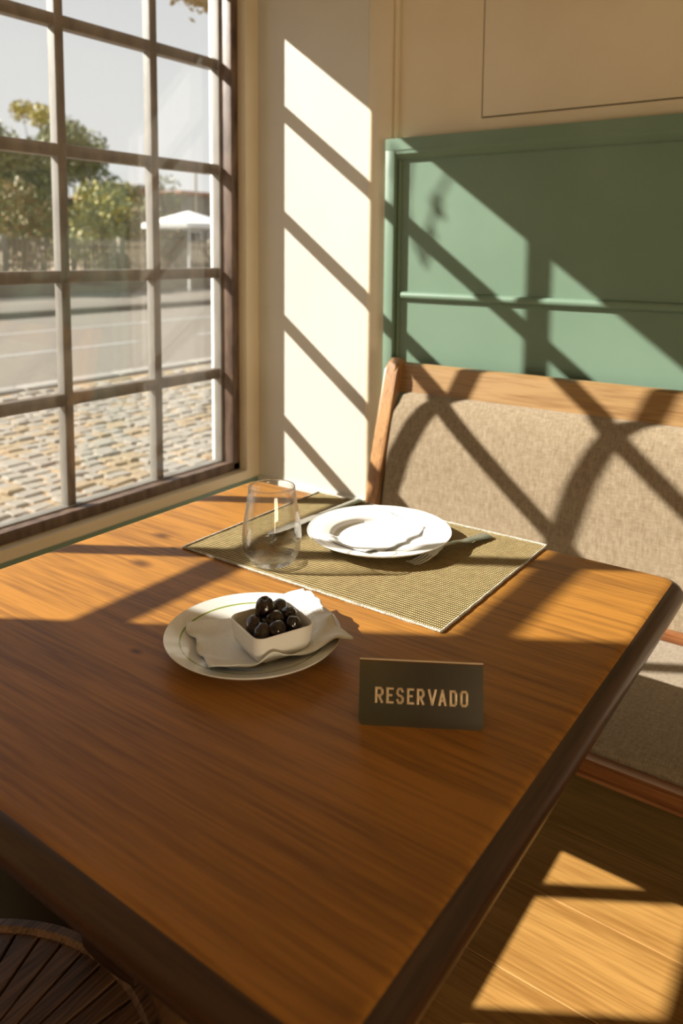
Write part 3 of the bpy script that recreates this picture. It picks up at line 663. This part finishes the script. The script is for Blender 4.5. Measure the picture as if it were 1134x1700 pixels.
# ================================================================== CHAIR tucked under the table
SC = Vector((.97, -1.553)); SR = .232; SZ = .46
ct = thing('slatted_chair', 'dark round-seated wooden chair with radiating slats tucked under the table', 'chair', (SC.x, SC.y, 0))
bm = B(); lathe(bm, [(SR-.016, SZ-.026), (SR-.003, SZ-.026), (SR, SZ-.020), (SR, SZ-.002), (SR-.003, SZ+.001), (SR-.012, SZ+.001), (SR-.016, SZ-.004)], 96, close=True); obj('seat_rim', bm, CHAIRW, ct, 40)
NS = 48; oc = Vector((.012, -.03))
for k in range(NS):
    a0 = 2*pi*k/NS+.02; a1 = 2*pi*(k+1)/NS+.02; bm = B()
    Ro = SR-.0155; gp = .0011
    def pt(a, r): return Vector((r*cos(a), r*sin(a)))
    po0, po1 = pt(a0, Ro), pt(a1, Ro); pi0 = oc+ (po0-oc)*.16; pi1 = oc+(po1-oc)*.16
    tn = (po1-po0).normalized()
    po0 = po0+tn*gp; po1 = po1-tn*gp; pi0 = pi0+tn*gp*.4; pi1 = pi1-tn*gp*.4
    zt = SZ-.004; q4 = [po0, po1, pi1, pi0]
    lo_ = [bm.verts.new((p.x, p.y, zt-.012)) for p in q4]; md_ = [bm.verts.new((p.x, p.y, zt-.002)) for p in q4]
    cpt = sum(q4, Vector((0, 0)))/4
    hi_ = []
    for p in q4:
        off = tn*(.0016 if (p-cpt).dot(tn) < 0 else -.0016)
        hi_.append(bm.verts.new((p.x+off.x, p.y+off.y, zt)))
    for A, C_ in ((lo_, md_), (md_, hi_)):
        for i in range(4): bm.faces.new((A[i], A[(i+1) % 4], C_[(i+1) % 4], C_[i]))
    bm.faces.new(lo_[::-1]); bm.faces.new(hi_)
    obj('slat', bm, CHAIRW, ct, 0)
bm = B(); lathe(bm, [(0, SZ-.018), (.045, SZ-.018), (.048, SZ-.006), (.044, SZ-.002), (0, SZ-.001)], 40); hb = obj('seat_hub', bm, CHAIRW, ct, 40); hb.location = (oc.x, oc.y, 0)
for a in (45, 135, 225, 315):
    a = radians(a); bm = B(); tube(bm, [(cos(a)*.15, sin(a)*.15, SZ-.02), (cos(a)*.175, sin(a)*.175, .22), (cos(a)*.20, sin(a)*.20, 0)], [.014, .016, .011], 10); obj('leg', bm, CHAIRW, ct, 60)

# ================================================================== OUTSIDE
GZ = 0.0
pv = struct('pavement', label='pale limestone cobble pavement outside the window', cat='pavement')
obj('bedding', box(B(), (-4.42, -4, GZ-.1), (-.31, 9, GZ-.018)), SAND, pv)
# cobble shapes
cob = []
for s in range(8):
    bm = B(); rnd = random.Random(s); n = 6 if s % 2 else 5
    ring0 = []; base = [Vector((.5*c, .5*d)) for c, d in ((-.92, -.9), (.1, -1), (.95, -.85), (.97, .88), (-.1, 1), (-.93, .93))]
    base = [p+Vector((rnd.uniform(-.06, .06), rnd.uniform(-.06, .06))) for p in base]
    r0 = [Vector((p.x, p.y, -.3)) for p in base]; r1 = [Vector((p.x*.98, p.y*.98, -.04)) for p in base]; r2_ = [Vector((p.x*.82, p.y*.82, .06+rnd.uniform(-.03, .03))) for p in base]
    loft(bm, [r0, r1, r2_]); me = bpy.data.meshes.new('cobble'); bmesh.ops.recalc_face_normals(bm, faces=bm.faces[:])
    bm.to_mesh(me); bm.free(); me.materials.append(STONE if s % 4 else STONE2); cob.append(me)
cells = []
rw = .105; x = -.45; j = 0; rr = random.Random(3)
while x > -4.25:
    y = -1.2+rr.uniform(0, .1)
    while y < 6.3:
        L_ = rr.uniform(.08, .175)
        cells.append((x-rw/2, y+L_/2, rw*rr.uniform(.86, .95), L_*.93, rr.uniform(-.14, .14), rr.randrange(8), rr.uniform(-.012, .006)))
        y += L_
    x -= rw; j += 1
Cw = Vector((1.605, -1.802, 1.21))
def inview(cx, cy):
    v = Vector((cx, cy, 0))-Cw; dpt = v.dot(fwd); px = PPX+FPX*v.dot(r2)/dpt; py = PPY-FPX*v.dot(u2)/dpt
    return -10 < px < 372 and 580 < py < 880-(px*.30)+10, dpt
vis = []; rest = []
for c in cells:
    ok, d = inview(c[0], c[1])
    (vis if ok else rest).append((d, c))
vis.sort(key=lambda q: q[0]); rest += vis[300:]; vis = vis[:300]
for d, (cx, cy, a, b_, rz, s, dz) in vis:
    o = bpy.data.objects.new('cobblestone', cob[s]); COL.objects.link(o); o.parent = pv; o.location = (cx, cy, GZ-.005+dz); o.scale = (a, b_, .06); o.rotation_euler[2] = rz
bm = B(); bm2 = B()
for d, (cx, cy, a, b_, rz, s, dz) in rest:
    mm = Matrix.Translation((cx, cy, GZ-.005+dz)) @ Matrix.Rotation(rz, 4, 'Z') @ Matrix.Diagonal((a, b_, .06, 1))
    tgt_ = bm if s % 4 else bm2; n0 = len(tgt_.verts); tgt_.from_mesh(cob[s]); tgt_.verts.ensure_lookup_table()
    for v in tgt_.verts[n0:]: v.co = mm @ v.co
o = obj('cobble_field', bm, STONE, pv, 0); o['kind'] = 'stuff'
o = obj('ochre_cobble_field', bm2, STONE2, pv, 0); o['kind'] = 'stuff'
kb = struct('kerb', label='pale granite kerb between pavement and road', cat='kerb')
y = -4
while y < 16:
    obj('kerbstone', box(B(), (-4.62, y, -.12), (-4.43, y+.985, .012), .012), KERB, kb); y += 1.0
struct('road', box(B(), (-11.6, -30, -.25), (-4.63, 60, -.09)), ASPHALT, 'sunlit grey road beyond the pavement', 'road')
for i, (x0, x1) in enumerate(((-7.15, -7.02), (-9.35, -9.2))):
    for y0 in ((-1, 2.8, 6.6, 10.4, 14.2) if i == 0 else (-10,)):
        tag(obj('road_marking', box(B(), (x0, y0, -.0905), (x1, y0+(2.6 if i == 0 else 60), -.086)), PAINTW), ('white dash painted along the near lane of the road' if i == 0 else 'long white line painted along the far lane of the road'), 'road marking', 'white dashes on the road' if i == 0 else None)
struct('far_pavement', box(B(), (-16.0, -30, -.25), (-11.61, 60, .03), .02), ASPHALT, 'pale pavement on the far side of the road', 'pavement')
struct('garden_ground', box(B(), (-90, -60, -.4), (-16.01, 90, -.02)), BEIGE, 'dry ground behind the garden wall', 'ground')
# garden wall and picket fence
struct('garden_wall', box(B(), (-16.35, -10, 0), (-16.05, 40, .62), .01), BEIGE, 'low beige garden wall under the picket fence', 'wall')
fc = thing('picket_fence', 'pale iron picket fence on the low beige wall across the road', 'fence', (-16.2, 0, .62))
pmh = box(B(), (-.02, -.03, .02), (.02, .03, .78)); bmesh.ops.create_cone(pmh, segments=4, radius1=.05, radius2=.002, depth=.09, cap_ends=True, matrix=Matrix.Translation((0, 0, .825)))
me = bpy.data.meshes.new('picket'); pmh.to_mesh(me); pmh.free(); me.materials.append(IRON)
y = 5.5
while y < 19.5:
    o = bpy.data.objects.new('picket', me); COL.objects.link(o); o.parent = fc; o.location = (0, y, 0); y += .13
for z in (.12, .62): obj('rail', box(B(), (-.03, 5.4, z), (-.015, 19.6, z+.04)), IRON, fc)
for yy in (5.4, 8.9, 12.4, 15.9, 19.5): obj('post', box(B(), (-.06, yy-.06, 0), (.06, yy+.06, .9), .01), BEIGE, fc)
# trees
def tree(name, loc, h, cw, cz0, mats, seed, nleaf, label, cat='tree', group=None, lobes=9, ls=.16, trunk=.12):
    rnd = random.Random(seed); t = thing(name, label, cat, loc, 0, group)
    bm = B(); tips = []
    tube(bm, [(0, 0, 0), (.1*rnd.uniform(-1, 1), .1, h*.3), (.15*rnd.uniform(-1, 1), 0, h*.55)], [trunk, trunk*.75, trunk*.5], 8)
    for k in range(lobes):
        a = 2*pi*k/lobes+rnd.uniform(-.4, .4); rad_ = cw*rnd.uniform(.25, .8); zt = cz0+(h-cz0)*rnd.uniform(.15, .95)
        tip = Vector((cos(a)*rad_, sin(a)*rad_, zt)); tips.append(tip)
        st = Vector((0, .05, h*rnd.uniform(.25, .5))); mid = st.lerp(tip, .5)+Vector((0, 0, -.15))
        tube(bm, [st, mid, tip], [trunk*.35, trunk*.2, .012], 5)
    tips.append(Vector((0, 0, h*.92)))
    obj('trunk', bm, BARK, t, 60)
    for mi, mt in enumerate(mats):
        bm = B()
        for q in range(nleaf//len(mats)):
            c = tips[rnd.randrange(len(tips))]; rl = cw*.42
            dv = Vector((rnd.gauss(0, 1), rnd.gauss(0, 1), rnd.gauss(0, .8))); dv = dv.normalized()*rl*rnd.random()**.45
            p = c+dv; 
            if p.z < .15: continue
            a = Vector((rnd.uniform(-1, 1), rnd.uniform(-1, 1), rnd.uniform(-1, 1))).normalized()*ls*rnd.uniform(.6, 1.2)
            b_ = a.cross(Vector((rnd.uniform(-1, 1), rnd.uniform(-1, 1), rnd.uniform(-1, 1)))).normalized()*ls*.28
            vs = [bm.verts.new(p+x_) for x_ in (a*-.5, b_, a*.5, -b_)]; bm.faces.new(vs)
        o = obj('foliage', bm, mt, t, 0); o['kind'] = 'stuff'
    return t
tree('broadleaf_tree', (-22.5, 12.3, 0), 4.6, 2.6, 1.2, [LEAFG, LEAFD], 1, 15000, 'tall dense green tree at the left edge behind the fence', ls=.2)
tree('autumn_tree', (-27.5, 17.5, 0), 7.2, 1.2, 3.2, [LEAFY, LEAFY], 2, 1700, 'slim yellow-leaved tree standing highest behind the fence', lobes=6, ls=.2)
tree('broadleaf_tree', (-24.0, 16.4, 0), 5.6, 2.0, 2.0, [LEAFG, LEAFD], 3, 8000, 'open-crowned green tree right of the yellow one', ls=.19)
tree('autumn_shrub', (-18.4, 8.3, 0), 3.3, 1.25, .4, [LEAFB, LEAFY], 4, 2600, 'rust and gold shrub furthest left behind the fence', 'shrub', trunk=.05)
tree('autumn_shrub', (-18.4, 10.7, 0), 2.9, 1.25, .3, [LEAFB, LEAFG], 9, 2600, 'russet and green shrub second from the left behind the fence', 'shrub', trunk=.05)
tree('autumn_shrub', (-18.4, 13.1, 0), 3.0, 1.25, .3, [LEAFY, LEAFG], 5, 2600, 'yellow-green shrub in the middle behind the fence', 'shrub', trunk=.05)
tree('autumn_shrub', (-18.4, 15.3, 0), 2.6, 1.1, .4, [LEAFB, LEAFD], 6, 2000, 'brownish shrub furthest right behind the fence', 'shrub', trunk=.05)
tree('broadleaf_tree', (-31.0, 17.0, 0), 6.0, 2.4, 1.0, [LEAFG, LEAFB], 12, 9000, 'broad green tree filling the gap behind the first two trees', ls=.22)
tree('broadleaf_tree', (-26.0, 20.6, 0), 3.8, 1.5, .8, [LEAFD, LEAFY], 13, 6000, 'low rounded green tree behind the thin sapling', ls=.22)
tree('sapling', (-21.0, 18.6, 0), 3.9, 1.0, 1.6, [LEAFD, LEAFG], 7, 420, 'thin dark branched sapling reaching toward the buildings', trunk=.07, lobes=8)
tree('bare_tree', (-27.5, 12.6, 0), 6.4, 1.2, 3.0, [LEAFB], 8, 60, 'nearly bare twiggy tree behind the left green tree', trunk=.07, lobes=12)
# buildings beyond
def building(name, loc, sx_, sy_, sz_, wm, label, roof, wins, rz=0):
    t = thing(name, label, 'building', loc, rz)
    obj('wall', box(B(), (-sx_, 0, 0), (0, sy_, sz_)), wm, t, 0)
    obj('roof', box(B(), (-sx_-.2, -.2, sz_), (.25, sy_+.2, sz_+.22), .03), roof, t)
    for (y0, z0, w_, h_) in wins:
        f = obj('window', box(B(), (0.002, y0, z0), (.06, y0+w_, z0+h_), .01), CANVAS, t); obj('pane', box(B(), (.05, y0+.06, z0+.06), (.07, y0+w_-.06, z0+h_-.06)), DARKG, f, 0)
    return t
building('low_building', (-30, 27.5, 0), 6, 2.8, 4.1, GREYB, 'grey flat-roofed building behind the parasol', TERRA, [(.5, 1.0, .9, 1.2), (2.0, 1.0, .9, 1.2)])
building('low_building', (-29, 31.0, 0), 6, 6, 4.0, TERRA, 'terracotta building at the right end beyond the parasol', GREYB, [(.6, .9, .9, 1.3), (2.4, .9, .9, 1.3)])
building('small_house', (-30, 21.2, 0), 6, 3.6, 3.4, PEACH, 'pale peach sunlit house glimpsed right of the trees', TERRA, [(.6, .9, .8, 1.0), (2.2, .9, .8, 1.0)])
building('small_house', (-31, 25.4, 0), 5, 1.5, 4.3, TERRA, 'narrow terracotta house between peach house and grey building', GREYB, [(.5, 1.2, .8, 1.0)])
# parasol, counter, pots
pt_ = thing('parasol', 'white canvas parasol across the road near the window jamb', 'parasol', (-14.4, 13.3, .03))
obj('pole', tube(B(), [(0, 0, 0), (0, 0, 2.2)], .025, 8), CANVAS, pt_)
bm = B(); N = 8
ap = bm.verts.new((0, 0, 2.22)); rg = [bm.verts.new((1.25*cos(2*pi*k/N), 1.25*sin(2*pi*k/N), 1.86)) for k in range(N)]; rl = [bm.verts.new((1.25*cos(2*pi*k/N), 1.25*sin(2*pi*k/N), 1.74)) for k in range(N)]
for k in range(N): bm.faces.new((ap, rg[k], rg[(k+1) % N])); bm.faces.new((rg[k], rl[k], rl[(k+1) % N], rg[(k+1) % N]))
obj('canopy', bm, CANVAS, pt_, 0)
tag(obj('serving_counter', box(B(), (-13.6, 13.5, .03), (-12.9, 15.6, 1.0), .03), CANVAS), 'white counter under the parasol across the road', 'counter')
bm = B(); lathe(bm, [(0, 0), (.10, 0), (.12, .04), (.09, .08), (.17, .30), (.20, .42), (.18, .44), (0, .42)], 20); o = obj('urn', bm, CANVAS, None, 50, (-13.2, 13.75, 1.0)); tag(o, 'tall white urn standing on the white counter', 'urn')
bm = B(); lathe(bm, [(0, 0), (.10, 0), (.19, .08), (.20, .15), (.17, .16), (0, .12)], 20); o = obj('basin', bm, CANVAS, None, 50, (-13.1, 14.25, 1.0)); tag(o, 'low white bowl beside the urn on the counter', 'bowl')
tag(obj('street_pole', tube(B(), [(-16.8, 15.9, 0), (-16.8, 15.9, 3.7)], .03, 8), IRON), 'thin pole rising right of the trees', 'pole')
# unseen vine added outside, shaped to cast the faint curling shadows
vt = thing('shadow_vine', 'unseen vine added outside to cast the curling panel shadow', 'vine', (-1.0, -1.02, 2.2))
S_ = Vector((1, .625, -.755))
def back(p, xo):
    tt_ = p[0]-xo; return Vector((xo, p[1]-.625*tt_, p[2]+.761*tt_))-Vector((-1.0, -1.02, 2.2))
st1 = [(.565, .005, 1.44), (.558, .005, 1.36), (.562, .005, 1.28), (.585, .005, 1.20), (.61, .005, 1.16)]
st2 = [(.69, .005, 1.40), (.655, .005, 1.345), (.64, .005, 1.30), (.625, .005, 1.25), (.625, .005, 1.20), (.61, .005, 1.15)]
for st in (st1, st2):
    bm = B(); tube(bm, [back(p, -1.0) for p in st], .004, 6); obj('stem', bm, BARK, vt, 60)
for p in ((.64, .005, 1.31), (.655, .005, 1.29), (.63, .005, 1.24), (.648, .005, 1.325), (.615, .005, 1.19)):
    c = back(p, -1.0); bm = B()
    vs = [bm.verts.new(c+Vector(q)) for q in ((0, -.012, 0), (.004, 0, .015), (0, .013, 0), (-.004, 0, -.016))]; bm.faces.new(vs); obj('leaf', bm, LEAFD, vt, 0)

# folded napkin on the dinner plate
bm = B(); NP = [Vector((.903, -.872)), Vector((.998, -.888)), Vector((1.008, -.733)), Vector((.930, -.712))]
N = 30; g = []
for j in range(N+1):
    row = []
    for i in range(N+1):
        u, v = i/N, j/N
        p = (NP[0]*(1-u)+NP[1]*u)*(1-v)+(NP[3]*(1-u)+NP[2]*u)*v
        p.x += .0035*u*noise.noise(Vector((v*6, 3, 1)))+(.003*max(0, 1-abs(v-.62)/.06) if u > .9 else 0)
        rr_ = (p-Vector((.961, -.796))).length/.1135
        hp = .0052 if rr_ < .58 else (.0052+(rr_-.58)/.12*.0094 if rr_ < .70 else .0146+(min(rr_, 1)-.70)/.285*.0056)
        zz = hp+.0012+.0016*max(0, u-.8)*5
        row.append(bm.verts.new((p.x, p.y, TZ+.0026+zz)))
    g.append(row)
for j in range(N):
    for i in range(N): bm.faces.new((g[j][i], g[j][i+1], g[j+1][i+1], g[j+1][i]))
o = obj('paper_napkin', bm, PAPER, None, 0)
for p in o.data.polygons: p.use_smooth = True
md = o.modifiers.new('thick', 'SOLIDIFY'); md.thickness = .0012; md.offset = 1
tag(o, 'flat folded white paper napkin lying across the large plate', 'napkin')

# leafy branch overhanging the pavement, seen at the top of the window
br = thing('overhanging_branch', 'brown leafy branch tip hanging into view at the top of the window', 'branch', (-3.2, 3.02, 3.26))
obj('stem', tube(B(), [(-.2, 1.6, .5), (-.05, .8, .22), (0, .1, .03), (.02, -.35, -.02)], [.03, .02, .010, .004], 6), BARK, br, 60)
rnd = random.Random(5); bm = B()
for q in range(420):
    f = rnd.random(); p = Vector((rnd.gauss(0, .05), -.35+.9*f+rnd.gauss(0, .04), .02*f-abs(rnd.gauss(0, .06))))
    a = Vector((rnd.uniform(-.4, .4), rnd.uniform(-1, 1), rnd.uniform(-1, .2))).normalized()*.07; b_ = a.cross(Vector((rnd.uniform(-1, 1), rnd.uniform(-1, 1), rnd.uniform(-1, 1)))).normalized()*.014
    bm.faces.new([bm.verts.new(p+x_) for x_ in (a*-.5, b_, a*.5, -b_)])
o = obj('foliage', bm, LEAFB, br, 0); o['kind'] = 'stuff'
